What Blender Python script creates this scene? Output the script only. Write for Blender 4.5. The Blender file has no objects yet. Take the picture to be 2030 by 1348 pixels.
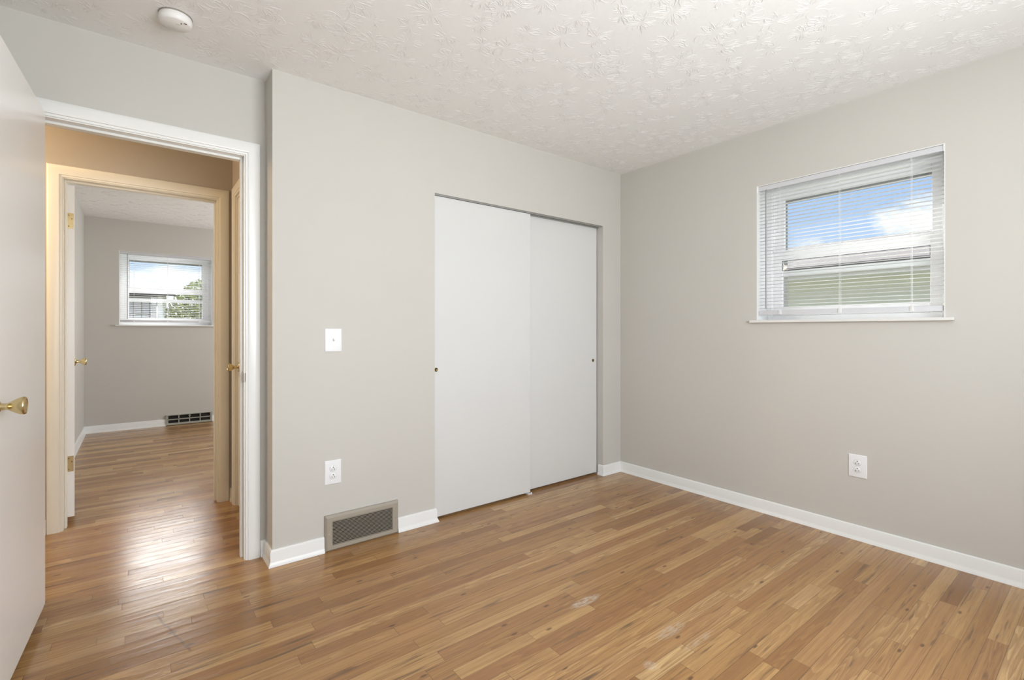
import bpy, bmesh, math, random
from mathutils import Vector, Matrix
random.seed(7)
PI = math.pi
S = bpy.context.scene
COL = S.collection

# ------------------------------------------------------------------ camera
cam_d = bpy.data.cameras.new('camera')
cam = bpy.data.objects.new('camera', cam_d); COL.objects.link(cam)
cam.location = (-3.149, -2.591, 1.156)
cam.rotation_euler = (PI/2, 0, -math.atan2(745, 957))
cam_d.sensor_width = 36.0
cam_d.lens = 36.0*957/2030
cam_d.shift_y = -19/2030
cam_d.clip_start = 0.02; cam_d.clip_end = 300
S.camera = cam

# ------------------------------------------------------------------ view
S.view_settings.view_transform = 'Standard'
S.view_settings.look = 'None'
S.view_settings.gamma = 1
S.view_settings.use_curve_mapping = False
S.view_settings.exposure = 0.22

# ------------------------------------------------------------------ node helper
class N:
    def __init__(s, tree):
        s.t = tree; s.n = tree.nodes; s.l = tree.links
    def put(s, sock, v):
        if isinstance(v, bpy.types.NodeSocket): s.l.new(v, sock)
        elif v is not None: sock.default_value = v
    def node(s, typ, ins=None, **kw):
        n = s.n.new(typ)
        for k, v in kw.items(): setattr(n, k, v)
        for k, v in (ins or {}).items(): s.put(n.inputs[k], v)
        return n
    def m(s, op, a, b=None, c=None, clamp=False):
        n = s.n.new('ShaderNodeMath'); n.operation = op; n.use_clamp = clamp
        s.put(n.inputs[0], a)
        if b is not None: s.put(n.inputs[1], b)
        if c is not None: s.put(n.inputs[2], c)
        return n.outputs[0]
    def vm(s, op, a, b=None):
        n = s.n.new('ShaderNodeVectorMath'); n.operation = op
        s.put(n.inputs[0], a)
        if b is not None: s.put(n.inputs[1], b)
        return n.outputs['Value'] if op in ('DOT_PRODUCT', 'LENGTH', 'DISTANCE') else n.outputs[0]
    def comb(s, x, y, z): return s.node('ShaderNodeCombineXYZ', {0: x, 1: y, 2: z}).outputs[0]
    def sep(s, v): return s.node('ShaderNodeSeparateXYZ', {0: v}).outputs
    def mix(s, f, a, b, mode='MIX'):
        n = s.n.new('ShaderNodeMix'); n.data_type = 'RGBA'; n.blend_type = mode
        s.put(n.inputs[0], f); s.put(n.inputs[6], a); s.put(n.inputs[7], b)
        return n.outputs[2]
    def ramp(s, f, stops):
        n = s.n.new('ShaderNodeValToRGB'); e = n.color_ramp.elements
        while len(e) < len(stops): e.new(0.5)
        for el, (p, c) in zip(e, stops): el.position = p; el.color = tuple(c)+(1,) if len(c) == 3 else c
        s.put(n.inputs[0], f); return n.outputs[0]
    def smooth(s, v, a, b, to0=0.0, to1=1.0):
        n = s.n.new('ShaderNodeMapRange'); n.interpolation_type = 'SMOOTHSTEP'
        s.put(n.inputs[0], v); n.inputs[1].default_value = a; n.inputs[2].default_value = b
        n.inputs[3].default_value = to0; n.inputs[4].default_value = to1
        return n.outputs[0]
    def noise(s, vec, scale, detail=3, rough=0.5, dist=0.0):
        return s.node('ShaderNodeTexNoise', {'Vector': vec, 'Scale': scale, 'Detail': detail, 'Roughness': rough, 'Distortion': dist}).outputs[0]

# ------------------------------------------------------------------ world: blue sky with clouds, bright hazy cloud bank to +Y
W = bpy.data.worlds.new('World'); S.world = W; W.use_nodes = True
k = N(W.node_tree); k.n.clear()
geo = k.node('ShaderNodeTexCoord').outputs['Generated']
gx, gy, gz = k.sep(geo)
el = k.m('MAXIMUM', gz, 0.0)
sky = k.ramp(el, [(0, (.66, .78, .92)), (.12, (.45, .63, .90)), (.35, (.26, .47, .86)), (1, (.14, .30, .74))])
cv = k.comb(gx, gy, k.m('MULTIPLY', gz, 2.0))
cn = k.noise(cv, 5.2, 7, 0.55, 0.3)
cmask = k.smooth(cn, .47, .60)
low = k.smooth(el, .0, .35, .16, 0.0)
cmask = k.m('ADD', cmask, low, clamp=True)
skyc = k.mix(cmask, sky, (.96, .985, 1.03, 1))
lobe_dir = Vector((0.02, math.cos(math.radians(25)), math.sin(math.radians(25)))).normalized()
lb = k.vm('DOT_PRODUCT', geo, tuple(lobe_dir))
lobe = k.m('MULTIPLY', k.smooth(lb, .84, .965, 0.0, 24.0), k.smooth(gz, .17, .31))
hor = k.smooth(lb, .3, .85, 0.0, .06)
add = k.m('ADD', lobe, hor)
tot = k.mix(1.0, skyc, k.node('ShaderNodeCombineColor', {0: add, 1: add, 2: add}).outputs[0], 'ADD')
bg = k.node('ShaderNodeBackground', {'Color': tot, 'Strength': 1.0})
k.l.new(bg.outputs[0], k.node('ShaderNodeOutputWorld').inputs[0])

def light(name, typ, loc, rot, energy, color=(1, 1, 1), size=None, size_y=None, spread=None, radius=None):
    d = bpy.data.lights.new(name, typ); d.energy = energy; d.color = color
    if typ == 'AREA':
        d.shape = 'RECTANGLE'; d.size = size; d.size_y = size_y or size
        if spread: d.spread = spread
    elif typ == 'POINT': d.shadow_soft_size = radius
    o = bpy.data.objects.new(name, d); COL.objects.link(o); o.location = loc; o.rotation_euler = rot
    return o
sun = light('sun', 'SUN', (0, 0, 20), (0, 0, 0), 5.5, (1, .96, .90))
sun.data.angle = math.radians(3)
_e, _a = math.radians(43), math.radians(28)
sun.rotation_euler = Vector((-math.cos(_e)*math.cos(_a), -math.cos(_e)*math.sin(_a), -math.sin(_e))).to_track_quat('-Z', 'Y').to_euler()
# added fill lights, in assumed unseen windows behind the camera and beside the bedroom
light('fill_light_back', 'AREA', (-2.0, -3.36, 1.45), (PI/2+.21, 0, 0), 73, (.90, .95, 1), 1.7, 1.15)
light('fill_light_bedroom', 'AREA', (-.46, 3.0, 1.5), (PI/2, 0, PI/2), 42, (.92, .96, 1), 1.3, 1.1)
# ceiling lamp of the hall (outside the frame)
light('hall_ceiling_lamp_light', 'POINT', (-4.35, .73, 2.16), (0, 0, 0), 32, (1, .76, .48), radius=.09)

# ------------------------------------------------------------------ materials
MATS = {}
def mat(name, col, rough=.5, metal=0.0, spec=.5, bump=None, coat=0.0, emit=None):
    m = bpy.data.materials.new(name); m.use_nodes = True
    k = N(m.node_tree); b = k.n['Principled BSDF']
    b.inputs['Base Color'].default_value = (*col, 1); b.inputs['Roughness'].default_value = rough
    b.inputs['Metallic'].default_value = metal; b.inputs['Specular IOR Level'].default_value = spec
    b.inputs['Coat Weight'].default_value = coat
    if bump:
        sc, st, dist = bump
        co = k.node('ShaderNodeTexCoord').outputs['Object']
        nz = k.noise(co, sc, 4, .6)
        bp = k.node('ShaderNodeBump', {'Strength': st, 'Distance': dist, 'Height': nz})
        k.l.new(bp.outputs[0], b.inputs['Normal'])
        # faint tonal variation
        nz2 = k.noise(co, 2.3, 3)
        cc = k.mix(nz2, tuple(c*.975 for c in col)+(1,), tuple(min(1, c*1.02) for c in col)+(1,))
        k.l.new(cc, b.inputs['Base Color'])
    if emit:
        b.inputs['Emission Color'].default_value = (*emit[0], 1); b.inputs['Emission Strength'].default_value = emit[1]
    MATS[name] = m; return m
mat('wall_paint', (.580, .558, .515), .62, spec=.3, bump=(240, .12, .002))
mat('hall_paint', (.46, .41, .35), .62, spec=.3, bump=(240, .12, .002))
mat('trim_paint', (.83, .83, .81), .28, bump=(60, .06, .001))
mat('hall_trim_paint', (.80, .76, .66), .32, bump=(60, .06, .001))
mat('door_paint', (.88, .87, .85), .25, bump=(35, .05, .001))
mat('closet_paint', (.68, .68, .665), .30, bump=(50, .06, .001))
mat('plastic_white', (.84, .84, .85), .3)
mat('vinyl_white', (.86, .86, .86), .35)
mat('slat_white', (.88, .88, .88), .4)
mat('slat_vinyl', (.88, .88, .88), .4)
_k = N(MATS['slat_vinyl'].node_tree); _tr = _k.node('ShaderNodeBsdfTranslucent', {'Color': (.85, .85, .84, 1)}).outputs[0]
_k.l.new(_k.node('ShaderNodeMixShader', {0: .15, 1: _k.n['Principled BSDF'].outputs[0], 2: _tr}).outputs[0], _k.n['Material Output'].inputs[0])
mat('rail_shade_grey', (.62, .62, .64), .4)  # white blind rails, with the shade on them put into the colour
mat('sill_marble', (.74, .73, .70), .25, bump=(30, .05, .001))
mat('brass', (.62, .50, .27), .22, 1.0)
mat('brass_dark', (.20, .14, .06), .35, 1.0)
mat('nickel', (.55, .52, .47), .35, 1.0)
mat('dark', (.012, .011, .010), .8)
mat('slot', (.03, .03, .03), .7)
mat('vent_taupe', (.36, .32, .26), .42, bump=(80, .05, .001))
mat('vent_green_grey', (.42, .42, .36), .4)
mat('screw', (.45, .42, .38), .4, 1.0)
mat('cord', (.78, .78, .78), .6)
mat('wand', (.28, .29, .31), .25)
mat('gasket', (.10, .10, .10), .6)
mat('storm_grey', (.30, .30, .29), .5)
mat('gap_grey', (.50, .50, .50), .6)
mat('track_grey', (.35, .35, .34), .45, .4)
mat('detector', (.85, .83, .81), .4)
mat('detector_ring', (.30, .27, .23), .6)
mat('red_lens', (.13, .06, .05), .3)
mat('lamp_dome', (.9, .88, .82), .4, emit=((1, .9, .75), 1.5))
mat('closet_inside', (.35, .33, .30), .8)
mat('post_white', (.85, .85, .85), .5)
mat('screen_lilac', (.62, .62, .70), .5)
mat('soffit', (.75, .74, .70), .6)
mat('bark', (.16, .12, .08), .9, bump=(30, .5, .01))

def glass():
    m = bpy.data.materials.new('glass'); m.use_nodes = True; k = N(m.node_tree); k.n.clear()
    fr = k.node('ShaderNodeFresnel', {'IOR': 1.45}).outputs[0]
    fr = k.m('MULTIPLY', fr, k.m('SUBTRACT', 1.0, k.node('ShaderNodeNewGeometry').outputs['Backfacing']))
    tr = k.node('ShaderNodeBsdfTransparent', {'Color': (.97, .98, .975, 1)}).outputs[0]
    gl = k.node('ShaderNodeBsdfGlossy', {'Roughness': .02}).outputs[0]
    mx = k.node('ShaderNodeMixShader', {0: fr, 1: tr, 2: gl}).outputs[0]
    k.l.new(mx, k.node('ShaderNodeOutputMaterial').inputs[0]); MATS['glass'] = m
glass()

def ceiling_mat():
    m = bpy.data.materials.new('ceiling_plaster'); m.use_nodes = True; k = N(m.node_tree); b = k.n['Principled BSDF']
    b.inputs['Base Color'].default_value = (.855, .85, .835, 1); b.inputs['Roughness'].default_value = .75
    b.inputs['Specular IOR Level'].default_value = .25
    co = k.node('ShaderNodeTexCoord').outputs['Object']
    bp = k.node('ShaderNodeBump', {'Strength': .25, 'Distance': .002, 'Height': k.noise(co, 55, 4, .6)})
    k.l.new(bp.outputs[0], b.inputs['Normal'])
    MATS['ceiling_plaster'] = m
ceiling_mat()

def floor_mat():
    m = bpy.data.materials.new('oak_strip'); m.use_nodes = True; k = N(m.node_tree); b = k.n['Principled BSDF']
    uv = k.node('ShaderNodeUVMap', uv_map='UVMap').outputs[0]
    u, v, _ = k.sep(uv)
    rnd = k.node('ShaderNodeAttribute', attribute_name='rnd').outputs['Vector']
    r1, r2, r3 = k.sep(rnd)
    plen = k.node('ShaderNodeAttribute', attribute_name='plen').outputs['Fac']
    ou = k.m('ADD', u, k.m('MULTIPLY', r2, 37.0))
    ov = k.m('ADD', v, k.m('MULTIPLY', r3, 11.0))
    # cathedral figure
    cat = k.noise(k.comb(k.m('MULTIPLY', ou, 1.25), k.m('MULTIPLY', ov, 15.0), r1), 1.0, 2, .45)
    rings = k.m('FRACT', k.m('MULTIPLY', cat, 14.0))
    rings = k.smooth(rings, 0.0, .85)
    ringw = k.smooth(r3, .25, .7, .15, 1.0)
    # pores: fine long streaks
    por = k.noise(k.comb(k.m('MULTIPLY', ou, 9.0), k.m('MULTIPLY', ov, 420.0), r2), 1.0, 3, .6)
    por = k.smooth(por, .52, .72)
    med = k.noise(k.comb(k.m('MULTIPLY', ou, 1.6), k.m('MULTIPLY', ov, 75.0), r1), 1.0, 4, .6)
    base = k.ramp(r1, [(0, (.255, .122, .040)), (.15, (.350, .180, .062)), (.5, (.475, .272, .103)), (.8, (.540, .328, .134)), (1, (.640, .425, .198))])
    warm = k.mix(k.smooth(r2, .60, .95, 0, .6), base, (.375, .185, .072, 1))
    c = k.mix(k.smooth(med, .30, .68, .50, 0.0), warm, (.235, .110, .042, 1))
    c = k.mix(k.m('MULTIPLY', k.m('MULTIPLY', rings, ringw), .45), c, (.22, .098, .038, 1))
    c = k.mix(k.m('MULTIPLY', por, .55), c, (.20, .098, .042, 1))
    # dark mineral streaks and knots
    ms = k.noise(k.comb(k.m('MULTIPLY', ou, 2.6), k.m('MULTIPLY', ov, 38.0), 4.0), 1.0, 3, .6)
    c = k.mix(k.smooth(ms, .57, .72, 0, .75), c, (.105, .060, .032, 1))
    kv = k.node('ShaderNodeTexVoronoi', {'Vector': k.comb(k.m('MULTIPLY', ou, 1.0), k.m('MULTIPLY', ov, 2.6), 0.0), 'Scale': 1.9}, voronoi_dimensions='2D').outputs['Distance']
    kn = k.smooth(kv, .012, .040, .75, 0.0)
    c = k.mix(kn, c, (.075, .036, .018, 1))
    # joints
    wv = 0.0572
    ev = k.m('MINIMUM', v, k.m('SUBTRACT', wv, v))
    eu = k.m('MINIMUM', u, k.m('SUBTRACT', plen, u))
    ed = k.m('MINIMUM', ev, eu)
    gap = k.smooth(ed, .0002, .0011, 1.0, 0.0)
    c = k.mix(k.m('MULTIPLY', gap, .62), c, (.060, .030, .015, 1))
    # the long scratch and the pale scuffs in the finish
    pos = k.node('ShaderNodeTexCoord').outputs['Object']
    px, py, _ = k.sep(pos)
    def seg(x0, y0, x1, y1):
        L = math.hypot(x1-x0, y1-y0); ux, uy = (x1-x0)/L, (y1-y0)/L
        a = k.m('SUBTRACT', px, x0); bb = k.m('SUBTRACT', py, y0)
        t = k.m('ADD', k.m('MULTIPLY', a, ux), k.m('MULTIPLY', bb, uy))
        s_ = k.m('ADD', k.m('MULTIPLY', a, -uy), k.m('MULTIPLY', bb, ux))
        wob = k.m('MULTIPLY', k.m('SUBTRACT', k.noise(pos, 14, 2), .5), .012)
        s_ = k.m('ABSOLUTE', k.m('ADD', s_, wob))
        inside = k.m('MULTIPLY', k.m('GREATER_THAN', t, 0.0), k.m('LESS_THAN', t, L))
        return s_, inside
    s_, ins = seg(*SCR)
    c = k.mix(k.m('MULTIPLY', k.m('MULTIPLY', k.smooth(s_, .002, .006, 1, 0), ins), .7), c, (.19, .10, .045, 1))
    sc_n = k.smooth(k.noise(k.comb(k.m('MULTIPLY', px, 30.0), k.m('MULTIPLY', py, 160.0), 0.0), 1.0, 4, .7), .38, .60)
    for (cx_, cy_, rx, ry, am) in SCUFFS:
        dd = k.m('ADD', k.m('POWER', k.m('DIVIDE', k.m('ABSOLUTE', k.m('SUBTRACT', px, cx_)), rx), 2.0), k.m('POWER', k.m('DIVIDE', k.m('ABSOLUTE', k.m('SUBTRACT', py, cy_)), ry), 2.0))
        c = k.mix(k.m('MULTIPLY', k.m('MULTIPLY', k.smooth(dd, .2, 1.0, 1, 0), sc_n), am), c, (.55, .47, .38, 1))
    k.l.new(c, b.inputs['Base Color'])
    rr = k.m('ADD', .13, k.m('MULTIPLY', k.noise(k.comb(k.m('MULTIPLY', px, 3.0), k.m('MULTIPLY', py, 9.0), 0.0), 1.0, 3), .16))
    k.l.new(rr, b.inputs['Roughness'])
    b.inputs['Specular IOR Level'].default_value = .55
    # relief: pores, cupping of each strip, slow waves, joints
    cup = k.m('MULTIPLY', k.m('POWER', k.m('SUBTRACT', k.m('DIVIDE', v, wv), .5), 2.0), 1.1)
    wav = k.noise(k.comb(k.m('MULTIPLY', ou, 2.2), k.m('MULTIPLY', ov, 26.0), 2.0), 1.0, 3, .55)
    hgt = k.m('SUBTRACT', k.m('ADD', k.m('MULTIPLY', wav, 1.5), k.m('MULTIPLY', cup, .6)), k.m('ADD', k.m('MULTIPLY', por, .10), k.m('MULTIPLY', gap, .7)))
    bp = k.node('ShaderNodeBump', {'Strength': .55, 'Distance': .0016, 'Height': hgt})
    k.l.new(bp.outputs[0], b.inputs['Normal'])
    MATS['oak_strip'] = m
def px_floor(px, py):
    t = 957*1.156/(py-655); a = math.atan2(745, 957)
    q = (px-1015)/957
    return (-3.149+t*(math.sin(a)+q*math.cos(a)), -2.591+t*(math.cos(a)-q*math.sin(a)))
SCR = (*px_floor(308, 1218), *px_floor(378, 1290))
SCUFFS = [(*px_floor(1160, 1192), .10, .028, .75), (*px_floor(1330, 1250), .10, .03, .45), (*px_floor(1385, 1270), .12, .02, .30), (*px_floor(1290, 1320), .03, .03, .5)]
floor_mat()

def siding_mat(name, col, pitch, axis='z'):
    m = bpy.data.materials.new(name); m.use_nodes = True; k = N(m.node_tree); b = k.n['Principled BSDF']
    co = k.node('ShaderNodeTexCoord').outputs['Object']; x, y, z = k.sep(co)
    f = k.m('FRACT', k.m('DIVIDE', z, pitch))
    line = k.smooth(f, .0, .10, 1, 0)
    c = k.mix(k.m('MULTIPLY', line, .35), (*col, 1), tuple(c*.5 for c in col)+(1,))
    k.l.new(c, b.inputs['Base Color']); b.inputs['Roughness'].default_value = .7
    bp = k.node('ShaderNodeBump', {'Strength': .6, 'Distance': .01, 'Height': f}); k.l.new(bp.outputs[0], b.inputs['Normal'])
    MATS[name] = m
siding_mat('siding_green', (.64, .65, .56), .11)
siding_mat('siding_grey', (.62, .63, .68), .13)
def shingle_mat():
    m = bpy.data.materials.new('shingles'); m.use_nodes = True; k = N(m.node_tree); b = k.n['Principled BSDF']
    co = k.node('ShaderNodeTexCoord').outputs['Object']; x, y, z = k.sep(co)
    br = k.node('ShaderNodeTexBrick', {'Vector': k.comb(y, x, 0.0), 'Color1': (.105, .088, .083, 1), 'Color2': (.08, .07, .068, 1), 'Mortar': (.04, .035, .035, 1), 'Scale': 1.0, 'Mortar Size': .012, 'Brick Width': .3, 'Row Height': .13})
    nz = k.noise(co, 40, 4, .7)
    c = k.mix(.5, br.outputs[0], k.ramp(nz, [(.3, (.06, .053, .05)), (.7, (.16, .138, .132))]))
    k.l.new(c, b.inputs['Base Color']); b.inputs['Roughness'].default_value = .9
    MATS['shingles'] = m
shingle_mat()
def grass_mat():
    m = bpy.data.materials.new('lawn_green'); m.use_nodes = True; k = N(m.node_tree); b = k.n['Principled BSDF']
    nz = k.noise(k.node('ShaderNodeTexCoord').outputs['Object'], 6, 6, .7)
    k.l.new(k.ramp(nz, [(.3, (.17, .18, .12)), (.7, (.30, .30, .23))]), b.inputs['Base Color']); b.inputs['Roughness'].default_value = .9
    MATS['lawn_green'] = m
grass_mat()
def leaf_mat():
    m = bpy.data.materials.new('leaves'); m.use_nodes = True; k = N(m.node_tree); b = k.n['Principled BSDF']
    r = k.node('ShaderNodeNewGeometry').outputs['Random Per Island']
    k.l.new(k.ramp(r, [(0, (.09, .115, .025)), (1, (.46, .50, .16))]), b.inputs['Base Color']); b.inputs['Roughness'].default_value = .6
    b.inputs['Subsurface Weight'].default_value = 0
    MATS['leaves'] = m
leaf_mat()

# ------------------------------------------------------------------ mesh helpers
def BM(): return bmesh.new()
def box(bm, x0, x1, y0, y1, z0, z1, bev=0.0, seg=2):
    vs = [bm.verts.new((x, y, z)) for z in (z0, z1) for y in (y0, y1) for x in (x0, x1)]
    fs = [bm.faces.new([vs[i] for i in q]) for q in ((0, 2, 3, 1), (4, 5, 7, 6), (0, 1, 5, 4), (2, 6, 7, 3), (0, 4, 6, 2), (1, 3, 7, 5))]
    if bev:
        es = set(e for f in fs for e in f.edges)
        bmesh.ops.bevel(bm, geom=list(es), offset=bev, segments=seg, profile=.6, affect='EDGES')
    return bm
def sweep(bm, rings, closed=False, caps=True):
    """rings: lists of points, all the same length; joins them into a skin"""
    vr = [[bm.verts.new(p) for p in r] for r in rings]
    n = len(vr[0]); R = len(vr)
    for i in range(R if closed else R-1):
        a, b = vr[i], vr[(i+1) % R]
        for j in range(n):
            bm.faces.new((a[j], a[(j+1) % n], b[(j+1) % n], b[j]))
    if caps and not closed:
        bm.faces.new(vr[0][::-1]); bm.faces.new(vr[-1])
    return bm
def tube(bm, p0, p1, r, n=10):
    p0, p1 = Vector(p0), Vector(p1); d = (p1-p0).normalized()
    a = d.orthogonal().normalized(); b = d.cross(a)
    return sweep(bm, [[p+a*r*math.cos(2*PI*i/n)+b*r*math.sin(2*PI*i/n) for i in range(n)] for p in (p0, p1)])
def lathe(bm, prof, origin=(0, 0, 0), axis=(0, 0, 1), n=32):
    """prof: (radius, height) along the axis"""
    o, d = Vector(origin), Vector(axis).normalized(); a = d.orthogonal().normalized(); b = d.cross(a)
    return sweep(bm, [[o+d*h+a*max(r, 1e-4)*math.cos(2*PI*i/n)+b*max(r, 1e-4)*math.sin(2*PI*i/n) for i in range(n)] for r, h in prof])
def obj(name, bm, m, parent=None, smooth=False, angle=40):
    bmesh.ops.recalc_face_normals(bm, faces=bm.faces)
    me = bpy.data.meshes.new(name); bm.to_mesh(me); bm.free()
    if isinstance(m, str): m = MATS[m]
    me.materials.append(m)
    if smooth:
        for p in me.polygons: p.use_smooth = True
        me.set_sharp_from_angle(angle=math.radians(angle))
    o = bpy.data.objects.new(name, me); COL.objects.link(o)
    if parent: o.parent = parent
    return o
def tag(o, label, cat, group=None, kind=None):
    o['label'] = label; o['category'] = cat
    if group: o['group'] = group
    if kind: o['kind'] = kind
    return o
def empty(name, loc=(0, 0, 0), rz=0.0):
    o = bpy.data.objects.new(name, None); COL.objects.link(o); o.location = loc; o.rotation_euler = (0, 0, rz)
    o.empty_display_size = .1
    return o
def struct(name, bm, m, label, cat, parent=None, **kw):
    o = obj(name, bm, m, parent, **kw)
    return tag(o, label, cat, kind='structure')

# ------------------------------------------------------------------ key planes
H = 2.44
XL, YB = -3.61, -3.30           # left and back wall of the room
YD = 0.155                      # face of the doorway wall
XO = -2.622                     # outer corner of the closet projection
HF, HW = 0.270, 1.195           # hall: near face, far face
XH = -2.628                     # hall end wall
BF = 1.310                      # bedroom near face
BY = 4.600; BXR = -.40          # bedroom window wall, right wall
DX0, DX1, DZ = -3.480, -2.720, 2.035   # doorway between its jambs (both doorways)
CX0, CX1, CZ = -1.724, -.212, 1.988    # closet opening
WZ0, WZ1 = 1.221, 2.081

# ------------------------------------------------------------------ floor: one board after another in rows along X
bm = BM(); uvl = bm.loops.layers.uv.new('UVMap')
cl = bm.faces.layers.float_vector.new('rnd'); pl = bm.faces.layers.float.new('plen')
w = .0572; y = YB-.1
while y < BY+.05:
    x = XL-.1-random.random()*.9
    while x < .02:
        L = random.choice((.22, .3, .38, .45, .55, .7, .85, 1.0, 1.25, 1.5))*random.uniform(.85, 1.15)
        a, b_ = max(x, XL-.1), min(x+L, .02)
        if b_-a > .02:
            vs = [bm.verts.new(p) for p in ((a, y, 0), (b_, y, 0), (b_, y+w, 0), (a, y+w, 0))]
            f = bm.faces.new(vs)
            for l, uvv in zip(f.loops, ((0, 0), (b_-a, 0), (b_-a, w), (0, w))): l[uvl].uv = uvv
            f[cl] = (random.random(), random.random(), random.random()); f[pl] = b_-a
        x += L
    y += w
fl = struct('floor', bm, 'oak_strip', 'worn honey coloured oak strip flooring running toward the right wall', 'floor')

# ------------------------------------------------------------------ ceilings
def stomp(bm, x0, x1, y0, y1, pitch, n_lo, n_hi, segs=4):
    """fans of thin raised plaster strokes left by a stomp brush"""
    rg = random.Random(5); iy = 0; y = y0+pitch*.3
    while y < y1:
        x = x0+pitch*(.3+.5*(iy % 2))
        while x < x1:
            cx, cy = x+rg.uniform(-.33, .33)*pitch, y+rg.uniform(-.33, .33)*pitch
            R = pitch*rg.uniform(.42, .66); gap_a, gap_w = rg.uniform(0, 2*PI), rg.uniform(.1, .8)
            n = rg.randint(n_lo, n_hi)
            for i in range(n):
                a = 2*PI*i/n+rg.uniform(-.10, .10)
                if abs((a-gap_a+PI) % (2*PI)-PI) < gap_w: continue
                ra = R*rg.uniform(.10, .50); rb = min(R*rg.uniform(.65, 1.12), ra+R*rg.uniform(.25, .75)); cur = rg.gauss(0, .35)
                wd = rg.uniform(.0008, .0017); ht = rg.uniform(.0008, .0018); ph = rg.uniform(0, 6); rows = []
                for q in range(segs+1):
                    t = q/segs; r_ = ra+(rb-ra)*t; aa = a+cur*t*t+.05*math.sin(ph+5*t)
                    px, py = cx+r_*math.cos(aa), cy+r_*math.sin(aa); nx, ny = -math.sin(aa), math.cos(aa)
                    e_ = math.sin(PI*min(1, max(0, (.12+t)*.86)))**.5
                    rows.append([(px-nx*wd*e_, py-ny*wd*e_, H+.0002), (px, py, H-ht*e_), (px+nx*wd*e_, py+ny*wd*e_, H+.0002)])
                if not (x0 < rows[0][0][0] < x1 and x0 < rows[-1][0][0] < x1 and y0 < rows[0][0][1] < y1 and y0 < rows[-1][0][1] < y1): continue
                vr = [[bm.verts.new(p) for p in rw] for rw in rows]
                for q in range(segs):
                    for j in (0, 1):
                        f = bm.faces.new((vr[q][j], vr[q+1][j], vr[q+1][j+1], vr[q][j+1])); f.smooth = True
            x += pitch
        y += pitch*.86; iy += 1
    return bm
struct('ceiling', stomp(box(BM(), XL-.12, .26, YB-.12, HF-.001, H, H+.15), XL+.01, -.01, YB+.3, YD-.01, .160, 40, 56), 'ceiling_plaster', 'white ceiling with a stomped crow foot plaster texture above the near room', 'ceiling')
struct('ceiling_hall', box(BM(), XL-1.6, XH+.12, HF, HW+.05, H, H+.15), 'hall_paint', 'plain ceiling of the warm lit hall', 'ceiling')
struct('ceiling_bedroom', stomp(box(BM(), XL-.12, BXR+.12, HW+.051, BY+.26, H, H+.15), XL+.01, -1.8, BF+1.2, BY-.01, .185, 22, 30, 3), 'ceiling_plaster', 'textured plaster ceiling of the far bedroom', 'ceiling')

# ------------------------------------------------------------------ walls
def wall_y(bm, y0, y1, x0, x1, hole=None, z1=H):
    if not hole: return box(bm, x0, x1, y0, y1, 0, z1)
    a, b, c, d = hole
    box(bm, x0, a, y0, y1, 0, z1); box(bm, b, x1, y0, y1, 0, z1)
    if c > 0: box(bm, a, b, y0, y1, 0, c)
    box(bm, a, b, y0, y1, d, z1); return bm
def wall_x(bm, x0, x1, y0, y1, hole=None):
    if not hole: return box(bm, x0, x1, y0, y1, 0, H)
    a, b, c, d = hole
    box(bm, x0, x1, y0, a, 0, H); box(bm, x0, x1, b, y1, 0, H)
    if c > 0: box(bm, x0, x1, a, b, 0, c)
    box(bm, x0, x1, a, b, d, H); return bm
struct('wall_right', wall_x(BM(), 0, .24, YB-.12, .75, (-2.025, -1.108, WZ0-.016, WZ1)), 'wall_paint', 'greige painted wall with the window over a single outlet', 'wall')
bm = wall_y(BM(), 0, .10, XO, 0, (CX0, CX1, 0, CZ)); box(bm, XO, XO+.10, .10, HF, 0, H)
struct('wall_closet', bm, 'wall_paint', 'greige painted wall around the white sliding closet doors', 'wall')
struct('wall_doorway', wall_y(BM(), YD, HF, XL, XO, (DX0-.02, DX1+.02, 0, DZ+.02)), 'wall_paint', 'greige wall set back around the doorway to the hall', 'wall')
struct('wall_left', box(BM(), XL-.12, XL, YB-.12, HF, 0, H), 'wall_paint', 'left wall hidden behind the open white door', 'wall')
struct('wall_back', wall_y(BM(), YB-.12, YB, XL, 0, (-2.85, -1.15, .88, 2.03)), 'wall_paint', 'wall behind the viewer with a wide opening added for the fill light', 'wall')
struct('wall_closet_inside', wall_y(BM(), .75, .85, XO+.1, .24), 'closet_inside', 'back wall inside the closet', 'wall')
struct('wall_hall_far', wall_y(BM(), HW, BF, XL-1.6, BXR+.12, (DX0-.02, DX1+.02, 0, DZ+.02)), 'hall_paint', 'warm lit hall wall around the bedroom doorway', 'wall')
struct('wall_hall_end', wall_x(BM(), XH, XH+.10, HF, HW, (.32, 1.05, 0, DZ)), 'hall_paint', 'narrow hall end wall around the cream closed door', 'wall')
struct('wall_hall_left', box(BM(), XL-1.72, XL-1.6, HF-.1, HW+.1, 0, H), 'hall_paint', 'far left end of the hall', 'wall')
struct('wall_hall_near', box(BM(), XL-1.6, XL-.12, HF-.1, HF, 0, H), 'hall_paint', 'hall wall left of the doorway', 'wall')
struct('floor_hall', box(BM(), XL-1.7, XL-.1, HF-.1, HW+.1, -.05, 0), 'closet_inside', 'hall floor beyond the left of the doorway', 'floor')
struct('wall_bedroom_left', box(BM(), XL-.12, XL, BF, BY+.24, 0, H), 'wall_paint', 'left wall of the far bedroom behind its open door', 'wall')
struct('wall_bedroom_far', wall_y(BM(), BY, BY+.24, XL, BXR+.12, (-3.305, -2.388, WZ0-.016, WZ1)), 'wall_paint', 'greige far bedroom wall with the small window', 'wall')
struct('wall_bedroom_right', wall_x(BM(), BXR, BXR+.12, BF, BY, (2.3, 3.7, .9, 2.1)), 'wall_paint', 'right wall of the far bedroom', 'wall')  # unseen opening added for the bedroom fill light

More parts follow.
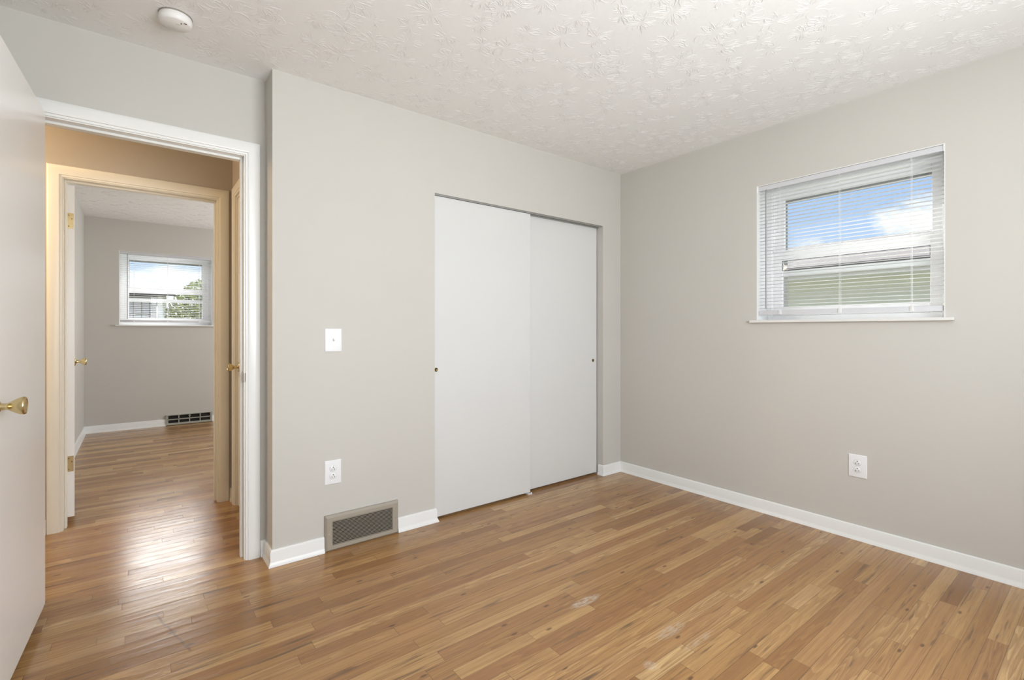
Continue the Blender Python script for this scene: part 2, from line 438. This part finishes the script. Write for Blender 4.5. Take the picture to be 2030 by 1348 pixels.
# ------------------------------------------------------------------ baseboards: profile (depth from wall, z)
BPROF = [(0, 0), (.0205, 0), (.0195, .006), (.0135, .018), (.0115, .026), (.0108, .070), (.0085, .077), (.004, .080), (0, .080)]
def baseboard(name, pts, m, label, left=True, ends=None):
    """pts: polyline on the wall faces; the board stands off to the right of travel"""
    bm = BM(); rings = []
    P = [Vector((p[0], p[1])) for p in pts]
    for i, p in enumerate(P):
        d0 = (P[i]-P[i-1]).normalized() if i else None
        d1 = (P[i+1]-P[i]).normalized() if i < len(P)-1 else None
        n0 = Vector((d0.y, -d0.x)) if d0 else None; n1 = Vector((d1.y, -d1.x)) if d1 else None
        if n0 is None: n = n1
        elif n1 is None: n = n0
        else: n = (n0+n1)/(1+n0.dot(n1))
        rings.append([(p.x+n.x*q, p.y+n.y*q, z) for q, z in BPROF])
    sweep(bm, rings)
    return struct(name, bm, m, label, 'baseboard', smooth=True, angle=30)
VX0, VX1 = -2.374, -1.968
baseboard('baseboard_right', [(CX1, .045), (CX1, 0), (0, 0), (0, YB)], 'trim_paint', 'long white baseboard under the window wall running into the corner')
baseboard('baseboard_closet', [(VX1+.002, 0), (CX0, 0), (CX0, .018)], 'trim_paint', 'short white baseboard between the taupe vent and the closet')
baseboard('baseboard_corner', [(-2.648, YD), (XO, YD), (XO, 0), (VX0-.002, 0)], 'trim_paint', 'white baseboard wrapping the projecting corner beside the doorway')
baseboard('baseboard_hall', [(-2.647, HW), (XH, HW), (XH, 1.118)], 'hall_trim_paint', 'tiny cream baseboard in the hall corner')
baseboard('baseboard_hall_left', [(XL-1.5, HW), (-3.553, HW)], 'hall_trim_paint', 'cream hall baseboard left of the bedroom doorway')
baseboard('baseboard_bedroom', [(XL, BF), (XL, BY), (-2.866, BY)], 'trim_paint', 'white baseboard meeting in the far bedroom corner')
baseboard('baseboard_bedroom_right', [(-2.387, BY), (BXR, BY)], 'trim_paint', 'white baseboard right of the bedroom floor vent')

# ------------------------------------------------------------------ door casings: profile (across from the opening, proud of wall)
CPROF = [(0, 0), (0, .008), (.003, .0095), (.0095, .0098), (.0110, .0145), (.017, .0172), (.040, .0182), (.058, .0172), (.064, .0140), (.066, .009), (.066, 0)]
def casing_bm(bm, a, b, top, fn):
    """a,b: inner edges along the wall; fn(s, z, out) -> point"""
    rings = []
    for (s, z, ds, dz) in ((a, 0, -1, 0), (a, top, -1, 1), (b, top, 1, 1), (b, 0, 1, 0)):
        rings.append([fn(s+ds*q, z+dz*q, o) for q, o in CPROF])
    return sweep(bm, rings)
def jamb_bm(x0, x1, top, y0, y1, sy0, sy1):
    bm = BM(); t = .019
    box(bm, x0-t, x0, y0, y1, 0, top+t); box(bm, x1, x1+t, y0, y1, 0, top+t); box(bm, x0, x1, y0, y1, top, top+t)
    return bm
def stop_bm(x0, x1, top, y0, y1):
    bm = BM(); t = .011
    box(bm, x0, x0+t, y0, y1, 0, top, .002); box(bm, x1-t, x1, y0, y1, 0, top, .002); box(bm, x0+t, x1-t, y0, y1, top-t, top, .002)
    return bm
t1 = struct('trim_1', casing_bm(BM(), DX0-.005, DX1+.005, DZ+.005, lambda s, z, o: (s, YD-o, z)), 'trim_paint', 'white casing around the near doorway to the hall', 'door casing', smooth=True, angle=30)
obj('door_jamb', jamb_bm(DX0, DX1, DZ, YD-.001, HF+.001, 0, 0), 'trim_paint', t1)
obj('door_stop', stop_bm(DX0, DX1, DZ, YD+.040, YD+.075), 'trim_paint', t1)
bm = BM(); box(bm, DX1-.0022, DX1+.0002, YD+.004, YD+.034, .892, .948, .001); tube(bm, (DX1-.0005, YD+.000, .898), (DX1-.0005, YD+.000, .942), .0055, 12)
o = obj('strike_plate', bm, 'nickel', t1, smooth=True); o['label'] = 'metal strike plate on the right jamb'
obj('hall_side_casing', casing_bm(BM(), DX0-.005, DX1+.005, DZ+.005, lambda s, z, o: (s, HF+o, z)), 'hall_trim_paint', t1, smooth=True, angle=30)

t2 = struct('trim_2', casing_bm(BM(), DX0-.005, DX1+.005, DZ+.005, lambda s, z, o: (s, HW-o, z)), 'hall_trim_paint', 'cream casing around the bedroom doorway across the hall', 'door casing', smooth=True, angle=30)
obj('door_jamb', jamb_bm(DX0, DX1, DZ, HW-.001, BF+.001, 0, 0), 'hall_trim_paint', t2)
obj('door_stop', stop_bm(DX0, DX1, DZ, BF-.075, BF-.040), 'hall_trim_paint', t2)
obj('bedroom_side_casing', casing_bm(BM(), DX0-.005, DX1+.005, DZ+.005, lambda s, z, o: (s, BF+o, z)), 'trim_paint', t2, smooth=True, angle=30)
t3 = struct('trim_3', casing_bm(BM(), .335, 1.050, DZ+.005, lambda s, z, o: (XH-o, s, z)), 'hall_trim_paint', 'cream casing of the closed door at the hall end', 'door casing', smooth=True, angle=30)

# ------------------------------------------------------------------ doors
def knob(parent, x, y, z, sx, m='brass'):
    """flared tulip knob on the face whose normal is local (sx,0,0)"""
    r = obj('rosette', lathe(BM(), [(.0315, 0), (.0315, .003), (.029, .007), (.020, .010), (.013, .013), (.012, .014)], (x, y, z), (sx, 0, 0)), m, parent, smooth=True)
    kb = obj('door_knob', lathe(BM(), [(.0105, .012), (.0095, .022), (.0100, .028), (.0135, .034), (.0195, .043), (.0240, .052), (.0262, .060), (.0262, .0640), (.0245, .0665), (.0205, .0672), (.0195, .0658), (.009, .0650), (.0001, .0650)], (x, y, z), (sx, 0, 0)), m, parent, smooth=True, angle=50)
    return kb
def door_leaf(name, loc, rz, wd, z0, z1, label, sgn, hinges=True, m='door_paint', kn='brass'):
    """local: leaf runs along +Y from the hinge edge, faces at x=0 and x=-.035"""
    e = empty(name, loc, rz); tag(e, label, 'door', kind='structure')
    obj('door_leaf', box(BM(), -.035, 0, 0, wd, z0, z1, .0015, 1), m, e)
    knob(e, 0, wd-.062, .935, 1, kn); knob(e, -.035, wd-.062, .935, -1, kn)
    bm = BM(); box(bm, -.029, -.006, wd-.0005, wd+.001, .905, .965); obj('latch_plate', bm, 'brass', e)
    if hinges:
        for hz in (1.812, .358):
            bm = BM(); box(bm, -.0345, -.004, -.0022, .0005, hz-.046, hz+.046)
            tube(bm, (-.0385, -.003, hz-.047), (-.0385, -.003, hz+.047), .0048, 12)
            h = obj('hinge', bm, 'brass', e)
            for q, (sx_, sz) in enumerate(((-.026, .033), (-.012, .012), (-.026, -.033))):
                b2 = lathe(BM(), [(.0035, 0), (.0035, .0006), (.0001, .0006)], (sx_, -.0022, hz+sz), (0, -1, 0), 10); obj('screw', b2, 'brass_dark', h)
    return e
# near door: hinge at the left jamb, swung into the room; leaf runs toward the viewer, so its local +Y points to -Y
d1 = empty('door_1', (-3.440, .115, 0), PI+math.atan(-.045)); tag(d1, 'large white slab door swung open at the left edge with a brass knob', 'door', kind='structure')
obj('door_leaf', box(BM(), 0, .035, 0, .762, .048, 2.038, .0015, 1), 'door_paint', d1)
knob(d1, 0, .700, .935, -1); knob(d1, .035, .700, .935, 1)
for hz in (1.85, .30):
    bm = BM(); tube(bm, (.0385, -.003, hz-.047), (.0385, -.003, hz+.047), .0048, 12); obj('hinge', bm, 'brass', d1)
# bedroom door: hinge at left jamb, swung into the bedroom in line with the view
door_leaf('door_2', (-3.4415, BF+.006, 0), math.atan2(.079, .997), .745, .040, 2.028, 'white bedroom door seen edge on with two brass hinges', 1)
# closed hall door
d3 = empty('door_3', (0, 0, 0)); tag(d3, 'closed cream door at the hall end with a brass knob', 'door', kind='structure')
obj('door_leaf', box(BM(), XH+.008, XH+.043, .345, 1.035, .008, DZ-.012, .001, 1), 'hall_trim_paint', d3)
knob(d3, XH+.008, .972, .918, -1)
bm = BM(); box(bm, XH, XH+.10, 1.036, 1.049, 0, DZ-.001); box(bm, XH, XH+.10, .321, .344, 0, DZ-.001); box(bm, XH, XH+.10, .345, 1.035, DZ-.011, DZ-.001)
obj('door_jamb', bm, 'hall_trim_paint', d3)

# sliding closet doors
def closet_door(name, x0, x1, y0, y1, z0, z1, px_, label):
    e = empty(name, ((x0+x1)/2, (y0+y1)/2, 0)); tag(e, label, 'closet door', kind='structure')
    cx, cy = (x0+x1)/2, (y0+y1)/2
    obj('door_panel', box(BM(), x0-cx, x1-cx, y0-cy, y1-cy, z0, z1, .0012, 1), 'closet_paint', e)
    fp = obj('finger_pull', lathe(BM(), [(.0115, 0), (.0125, .0012), (.0105, .0022), (.0085, .0010), (.0075, .0004), (.0001, .0002)], (px_-cx, y0-cy, .916), (0, -1, 0), 24), 'brass_dark', e, smooth=True)
    fp['label'] = 'small round dark metal finger pull'
    return e
closet_door('door_4', CX0+.002, -.952, .020, .042, .015, 1.979, -1.704, 'left white sliding closet door, front panel beside the vent wall')
closet_door('door_5', -1.00, CX1-.008, .062, .084, .015, 1.9872, -.262, 'right white sliding closet door, rear panel nearest the room corner')
bm = BM(); box(bm, CX0, CX1, .012, .016, CZ-.008, CZ); box(bm, CX0, CX1, .050, .054, CZ-.012, CZ); box(bm, CX0, CX1, .092, .096, CZ-.012, CZ)
tag(obj('closet_door_track', bm, 'track_grey'), 'thin grey metal track above the sliding closet doors', 'door track')
bm = BM(); box(bm, -.975, -.945, .014, .090, 0, .004, .001); box(bm, -.966, -.958, .044, .060, .004, .035, .001); box(bm, -.952, -.944, .010, .018, .0, .014, .001)
tag(obj('closet_floor_guide', bm, 'plastic_white'), 'small floor guide where the two closet doors meet', 'door guide')

# ------------------------------------------------------------------ windows (local: x along wall from the left jamb, y outward, z up)
WW = .917
def window(name, loc, rz, label):
    e = empty(name, loc, rz); tag(e, label, 'window', kind='structure')
    bm = BM(); t = .004
    box(bm, 0, t, .001, .15, WZ0, WZ1); box(bm, WW-t, WW, .001, .15, WZ0, WZ1); box(bm, t, WW-t, .001, .15, WZ1-t, WZ1)
    obj('reveal_lining', bm, 'trim_paint', e)
    bm = BM(); box(bm, 0, WW, .0, .15, WZ0-.016, WZ0); box(bm, -.036, WW+.036, -.028, -.0005, WZ0-.016, WZ0, .003)
    obj('window_sill', bm, 'sill_marble', e)
    def ring(bm, x0, x1, z0, z1, w_, y0, y1, wt=None, wb=None, bev=.002):
        wt = wt or w_; wb = wb or w_
        box(bm, x0, x0+w_, y0, y1, z0, z1, bev, 1); box(bm, x1-w_, x1, y0, y1, z0, z1, bev, 1)
        box(bm, x0+w_, x1-w_, y0, y1, z1-wt, z1, bev, 1); box(bm, x0+w_, x1-w_, y0, y1, z0, z0+wb, bev, 1); return bm
    bm = BM(); ring(bm, .004, WW-.004, WZ0, WZ1-.004, .030, .135, .235, .028, .030)
    # stepped track ribs
    for xx in (.034, WW-.038): box(bm, xx, xx+.004, .150, .156, WZ0+.03, WZ1-.032); box(bm, xx, xx+.004, .186, .192, WZ0+.03, WZ1-.032)
    obj('window_frame', bm, 'vinyl_white', e)
    ring(bm := BM(), .036, WW-.036, 1.640, 2.050, .052, .190, .215, .045, .040)
    up = obj('upper_sash', bm, 'vinyl_white', e)
    obj('glass_pane', box(BM(), .085, WW-.085, .200, .204, 1.675, 2.008), 'glass', up)
    ring(bm := BM(), .036, WW-.036, 1.252, 1.662, .052, .157, .182, .056, .056)
    lo = obj('lower_sash', bm, 'vinyl_white', e)
    obj('glass_pane', box(BM(), .085, WW-.085, .167, .171, 1.305, 1.610), 'glass', lo)
    bm = BM(); box(bm, .088, WW-.088, .176, .186, 1.503, 1.541, .002, 1); sb = obj('cross_rail', bm, 'vinyl_white', e)
    bm = BM(); ring(bm, .088, WW-.088, 1.541, 1.606, .0025, .160, .166, bev=0); obj('gasket', bm, 'gasket', lo)
    bm = BM(); box(bm, .07, WW-.07, .222, .232, 1.986, 2.03); box(bm, .07, .092, .222, .232, 1.25, 1.986); box(bm, WW-.092, WW-.07, .222, .232, 1.25, 1.986); obj('storm_frame', bm, 'storm_grey', e)
    bm = BM()
    for xx in (.03, WW-.07): box(bm, xx, xx+.04, .150, .158, 1.665, 1.672, .001, 1)
    box(bm, WW/2-.03, WW/2+.03, .150, .172, 1.662, 1.674, .003); obj('sash_lock', bm, 'vinyl_white', e)
    return e
def blind(loc, rz, label, wand_x, tilt):
    e = empty('window_blind', loc, rz); tag(e, label, 'window blind', 'white mini blinds')
    a, b = .008, WW-.008
    bm = BM(); box(bm, a, b, .006, .036, 2.046, 2.076, .0015, 1); obj('head_rail', bm, 'rail_shade_grey', e)
    for bx in (.002, WW-.008): obj('end_bracket', box(BM(), bx, bx+.006, .002, .040, 2.043, 2.0765), 'slat_white', e)
    bm = BM(); z = 1.296; ct, st = math.cos(tilt), math.sin(tilt)
    while z < 2.040:
        top = []
        for q in (-1, -.5, 0, .5, 1):
            yy = q*.0125; zz = .0016*(1-q*q)
            top.append((yy*ct-zz*st, yy*st+zz*ct))
        prof = [(p, h+.00025) for p, h in top]+[(p, h-.00025) for p, h in top[::-1]]
        sweep(bm, [[(xx, .021+p, z+h) for p, h in prof] for xx in (a+.002, b-.002)])
        z += .0215
    sl = obj('slats', bm, 'slat_vinyl', e, smooth=True); sl['label'] = 'thin white horizontal slats'
    bm = BM(); box(bm, a, b, .014, .026, 1.253, 1.281, .004, 2); obj('bottom_rail', bm, 'rail_shade_grey', e, smooth=True)
    for xx in (.135, WW/2, WW-.135):
        bm = BM()
        for yy in (.0065, .0355): tube(bm, (xx, yy, 1.26), (xx, yy, 2.048), .0008, 6)
        tube(bm, (xx+.004, .0065, 1.26), (xx+.004, .0065, 2.048), .0006, 6)
        box(bm, xx-.008, xx+.010, .010, .0145, 1.256, 1.284, .001, 1)
        obj('ladder_cord', bm, 'cord', e)
    bm = BM(); tube(bm, (wand_x, -.002, 1.292), (wand_x, -.002, 2.045), .0035, 8); tube(bm, (wand_x, -.002, 2.04), (wand_x, .008, 2.052), .002, 6)
    obj('tilt_wand', bm, 'wand', e)
    return e
window('window_1', (0, -1.108, 0), -PI/2, 'white sash window in the right wall with blue sky outside')
blind((0, -1.108, 0), -PI/2, 'white mini blind lowered over the window of the right wall', .058, -.05)
window('window_2', (-3.305, BY, 0), 0, 'small white sash window in the far bedroom wall')
blind((-3.305, BY, 0), 0, 'white mini blind lowered over the far bedroom window', .075, -.05)

# ------------------------------------------------------------------ wall plates (local: x right, y out of the wall toward -Y, z up; origin at centre)
def plate_bm(w_, h_):
    bm = BM(); hw, hh = w_/2, h_/2
    rings = []
    for (ins, d) in ((0, 0), (0, .0025), (.0025, .0052), (.006, .0060)):
        rings.append([(-hw+ins, -d, -hh+ins), (hw-ins, -d, -hh+ins), (hw-ins, -d, hh-ins), (-hw+ins, -d, hh-ins)])
    return sweep(bm, rings)
def disc_outline(n=28, r=.0172, cut=.0143):
    return [(r*math.cos(2*PI*i/n), max(-cut, min(cut, r*math.sin(2*PI*i/n)))) for i in range(n)]
def outlet(loc, rz, label):
    e = empty('wall_outlet', loc, rz); tag(e, label, 'electrical outlet', 'white duplex outlets')
    obj('cover_plate', plate_bm(.086, .125), 'plastic_white', e, smooth=True, angle=25)
    for dz in (.0195, -.0195):
        bm = BM(); pr = disc_outline()
        ring0 = [(x*1.09, -.0061, z*1.09+dz) for x, z in pr]
        sweep(bm, [[(x*1.0, -.0058, z+dz) for x, z in pr], [(x, -.0078, z+dz) for x, z in pr], [(x*.94, -.0085, z*.94+dz) for x, z in pr]])
        rc = obj('receptacle', bm, 'plastic_white', e, smooth=True)
        bm = BM(); sweep(bm, [[(x*1.07, -.0058, z*1.07+dz) for x, z in pr], [(x*1.07, -.0063, z*1.07+dz) for x, z in pr]]); obj('gap_ring', bm, 'gap_grey', rc)
        bm = BM(); box(bm, -.0078, -.0056, -.0089, -.0083, dz-.0085, dz+.0005); box(bm, .0056, .0078, -.0089, -.0083, dz-.0075, dz+.0005)
        lathe(bm, [(.0028, 0), (.0028, .0006)], (0, -.0083, dz+.0075), (0, -1, 0), 12); obj('slots', bm, 'slot', rc)
    obj('screw', lathe(BM(), [(.0032, 0), (.0028, .0010), (.0001, .0012)], (0, -.0058, 0), (0, -1, 0), 12), 'plastic_white', e, smooth=True)
    return e
outlet((-2.3305, 0, .409), 0, 'white duplex outlet above the taupe vent, below the light switch')
outlet((0, -1.659, .406), -PI/2, 'white duplex outlet low on the right wall under the window')
e = empty('light_switch', (-2.328, 0, 1.1045)); tag(e, 'white toggle light switch on the wall left of the closet', 'light switch')
obj('cover_plate', plate_bm(.087, .121), 'plastic_white', e, smooth=True, angle=25)
obj('toggle_surround', box(BM(), -.0062, .0062, -.0068, -.0055, -.0125, .0125, .0005, 1), 'plastic_white', e)
bm = BM(); sweep(bm, [[(-.0042, -.0065, -.007), (.0042, -.0065, -.007), (.0042, -.0065, .006), (-.0042, -.0065, .006)], [(-.0034, -.0200, .003), (.0034, -.0200, .003), (.0034, -.0180, .0105), (-.0034, -.0180, .0105)]])
obj('toggle', bm, 'plastic_white', e)
for dz in (.030, -.030): obj('screw', lathe(BM(), [(.0034, 0), (.0030, .0010), (.0001, .0012)], (0, -.0058, dz), (0, -1, 0), 12), 'cord', e, smooth=True)

# ------------------------------------------------------------------ vents
e = empty('wall_vent', (VX0, 0, 0)); tag(e, 'taupe metal return air vent with fine louvres at floor level', 'air vent')
w_ = VX1-VX0; h_ = .187
bm = BM()
ix0, ix1, iz0, iz1 = .036, w_-.036, .030, .156
def loop(x0, x1, z0, z1, d): return [(x0, -d, z0), (x1, -d, z0), (x1, -d, z1), (x0, -d, z1)]
sweep(bm, [loop(0, w_, .001, h_, 0), loop(0, w_, .001, h_, .012), loop(.010, w_-.010, .010, h_-.012, .021), loop(ix0, ix1, iz0, iz1, .021), loop(ix0, ix1, iz0, iz1, .006)], caps=False)
obj('vent_frame', bm, 'vent_taupe', e)
obj('duct_shade', box(BM(), ix0-.002, ix1+.002, -.0035, -.0015, iz0-.002, iz1+.002), 'dark', e)  # black sheet behind the louvres, painting the shade inside the duct
bm = BM(); n = 17; sp = (iz1-iz0)/n
for i in range(n):
    z = iz0+sp*(i+.5)
    sweep(bm, [[(xx, -.0200, z+.0016), (xx, -.0196, z-.0014), (xx, -.0120, z-.0024), (xx, -.0120, z-.0010)] for xx in (ix0, ix1)])
obj('louvres', bm, 'vent_taupe', e)
for xx in (.018, w_-.018): obj('screw', lathe(BM(), [(.0045, 0), (.004, .0012), (.0001, .0016)], (xx, -.021, .093), (0, -1, 0), 12), 'screw', e, smooth=True)

e = empty('floor_register', (-2.864, BY, 0)); tag(e, 'grey green baseboard register with eight dark slots in the bedroom', 'air vent')
w_ = .475; z0, z1 = .006, .129; bm = BM()
box(bm, 0, w_, -.022, 0, z1-.010, z1, .002, 1); box(bm, 0, .012, -.022, 0, z0, z1-.010); box(bm, w_-.012, w_, -.022, 0, z0, z1-.010); box(bm, .012, w_-.012, -.024, -.002, z0, z0+.022)
for i in range(5):
    xx = .012+(w_-.024-.010)*i/4; box(bm, xx, xx+.010, -.020, -.012, z0+.022, z1-.010)
box(bm, .012, w_-.012, -.020, -.012, .066, .077)
obj('register_frame', bm, 'vent_green_grey', e)
obj('duct_shade', box(BM(), .010, w_-.010, -.006, -.001, z0+.02, z1-.008), 'dark', e)  # near-black box stands in for the shade behind the register slots
obj('damper_lever', box(BM(), w_/2-.012, w_/2+.014, -.026, -.0205, .103, .111, .001, 1), 'vent_green_grey', e)

# ------------------------------------------------------------------ smoke detector and lamps
e = empty('smoke_detector', (-3.022, -.190, H)); tag(e, 'round white smoke detector on the textured ceiling', 'smoke detector')
obj('base_plate', lathe(BM(), [(.058, 0), (.0585, -.003), (.055, -.006)], n=48), 'detector_ring', e, smooth=True)
obj('cover', lathe(BM(), [(.055, -.004), (.0575, -.009), (.0575, -.024), (.0555, -.0275), (.0535, -.034), (.0505, -.0365), (.0001, -.0375)], n=48), 'detector', e, smooth=True)
obj('test_button', lathe(BM(), [(.008, -.036), (.0085, -.0395), (.0001, -.041)], (.008, -.014, .002), n=20), 'detector', e, smooth=True)
bm = BM(); lathe(bm, [(.0022, -.036), (.0022, -.0395)], (.018, -.028, 0), n=10); box(bm, .026, .036, -.036, -.033, -.0385, -.036); obj('indicator', bm, 'red_lens', e)
e = empty('ceiling_lamp', (-4.35, .73, H)); tag(e, 'small ceiling lamp of the hall', 'ceiling lamp')
obj('canopy', lathe(BM(), [(.05, 0), (.05, -.02), (.02, -.03)]), 'nickel', e, smooth=True)

# ------------------------------------------------------------------ outside
struct('ground', box(BM(), -40, 60, -40, 60, -.75, -.6), 'lawn_green', 'grass outside', 'lawn')
# neighbour to the right: pale green siding under a shingled roof
e = empty('neighbour_house', (6.0, -2.0, -.6)); tag(e, 'pale green sided house with shingled roof seen through the right window', 'house')
obj('siding', box(BM(), 0, 8, -9, 12, 0, 2.62), 'siding_green', e)
obj('soffit', box(BM(), -.45, 0, -9.5, 12.5, 2.60, 2.66), 'soffit', e)
bm = BM(); sweep(bm, [[(-.5, yy, 2.66), (4.0, yy, 3.72), (8.5, yy, 2.66), (8.5, yy, 2.80), (4.0, yy, 3.87), (-.5, yy, 2.80)] for yy in (-9.5, 12.5)])
obj('roof', bm, 'shingles', e)
# house behind: grey with a divided window and a white corner post
e = empty('neighbour_house', (-4.48, 10.6, -.6)); tag(e, 'pale house with a divided porch screen seen through the bedroom window', 'house')
obj('siding', box(BM(), -5, 1.62, 0, 5, 0, 2.50), 'siding_grey', e)
obj('corner_post', box(BM(), 1.70, 1.86, -.1, .1, 0, 2.50), 'post_white', e)
obj('downpipe', box(BM(), 1.60, 1.68, -.12, -.04, 0, 2.48), 'storm_grey', e)
bm = BM(); sweep(bm, [[(xx, -.5, 2.50), (xx, 2.5, 2.86), (xx, 5.5, 2.50), (xx, 5.5, 2.55), (xx, 2.5, 2.92), (xx, -.5, 2.55)] for xx in (-5.5, 2.0)])
obj('roof', bm, 'shingles', e)
pn = obj('screen_panel', box(BM(), .45, 1.58, -.03, .0, .9, 2.44), 'screen_lilac', e)
bm = BM()
for i in range(9): box(bm, .45+i*.1375, .47+i*.1375, -.05, -.03, .9, 2.44)
for i in range(6): box(bm, .45, 1.58, -.05, -.03, .9+i*.30, .92+i*.30)
obj('muntins', bm, 'storm_grey', pn)
def tree(loc, r, n, label, hz):
    e = empty('leafy_tree', loc); tag(e, label, 'tree')
    bm = BM(); lathe(bm, [(.12, 0), (.08, .8), (.05, hz)], n=10)
    for i in range(7):
        a = random.random()*2*PI; tube(bm, (0, 0, .5+.2*i*hz/3), (math.cos(a)*r*.8, math.sin(a)*r*.8, hz+.3*random.random()), .022, 6)
    obj('trunk', bm, 'bark', e, smooth=True)
    bm = BM()
    for i in range(n):
        while True:
            v = Vector((random.uniform(-1, 1), random.uniform(-1, 1), random.uniform(-1, 1)))
            if v.length < 1: break
        c = Vector((v.x*r, v.y*r, hz+v.z*r*.95)); q = Matrix.Rotation(random.random()*PI*2, 3, Vector((random.uniform(-1, 1), random.uniform(-1, 1), random.uniform(-1, 1))).normalized())
        s = random.uniform(.03, .06)
        bm.faces.new([bm.verts.new(c+q @ Vector(p)*s) for p in ((-1, 0, 0), (0, -.45, 0), (1, 0, 0), (0, .45, 0))])
    obj('foliage', bm, 'leaves', e)
tree((-1.50, 9.6, -.6), 1.22, 16000, 'yellow green leafy bush outside the far bedroom window', 1.85)
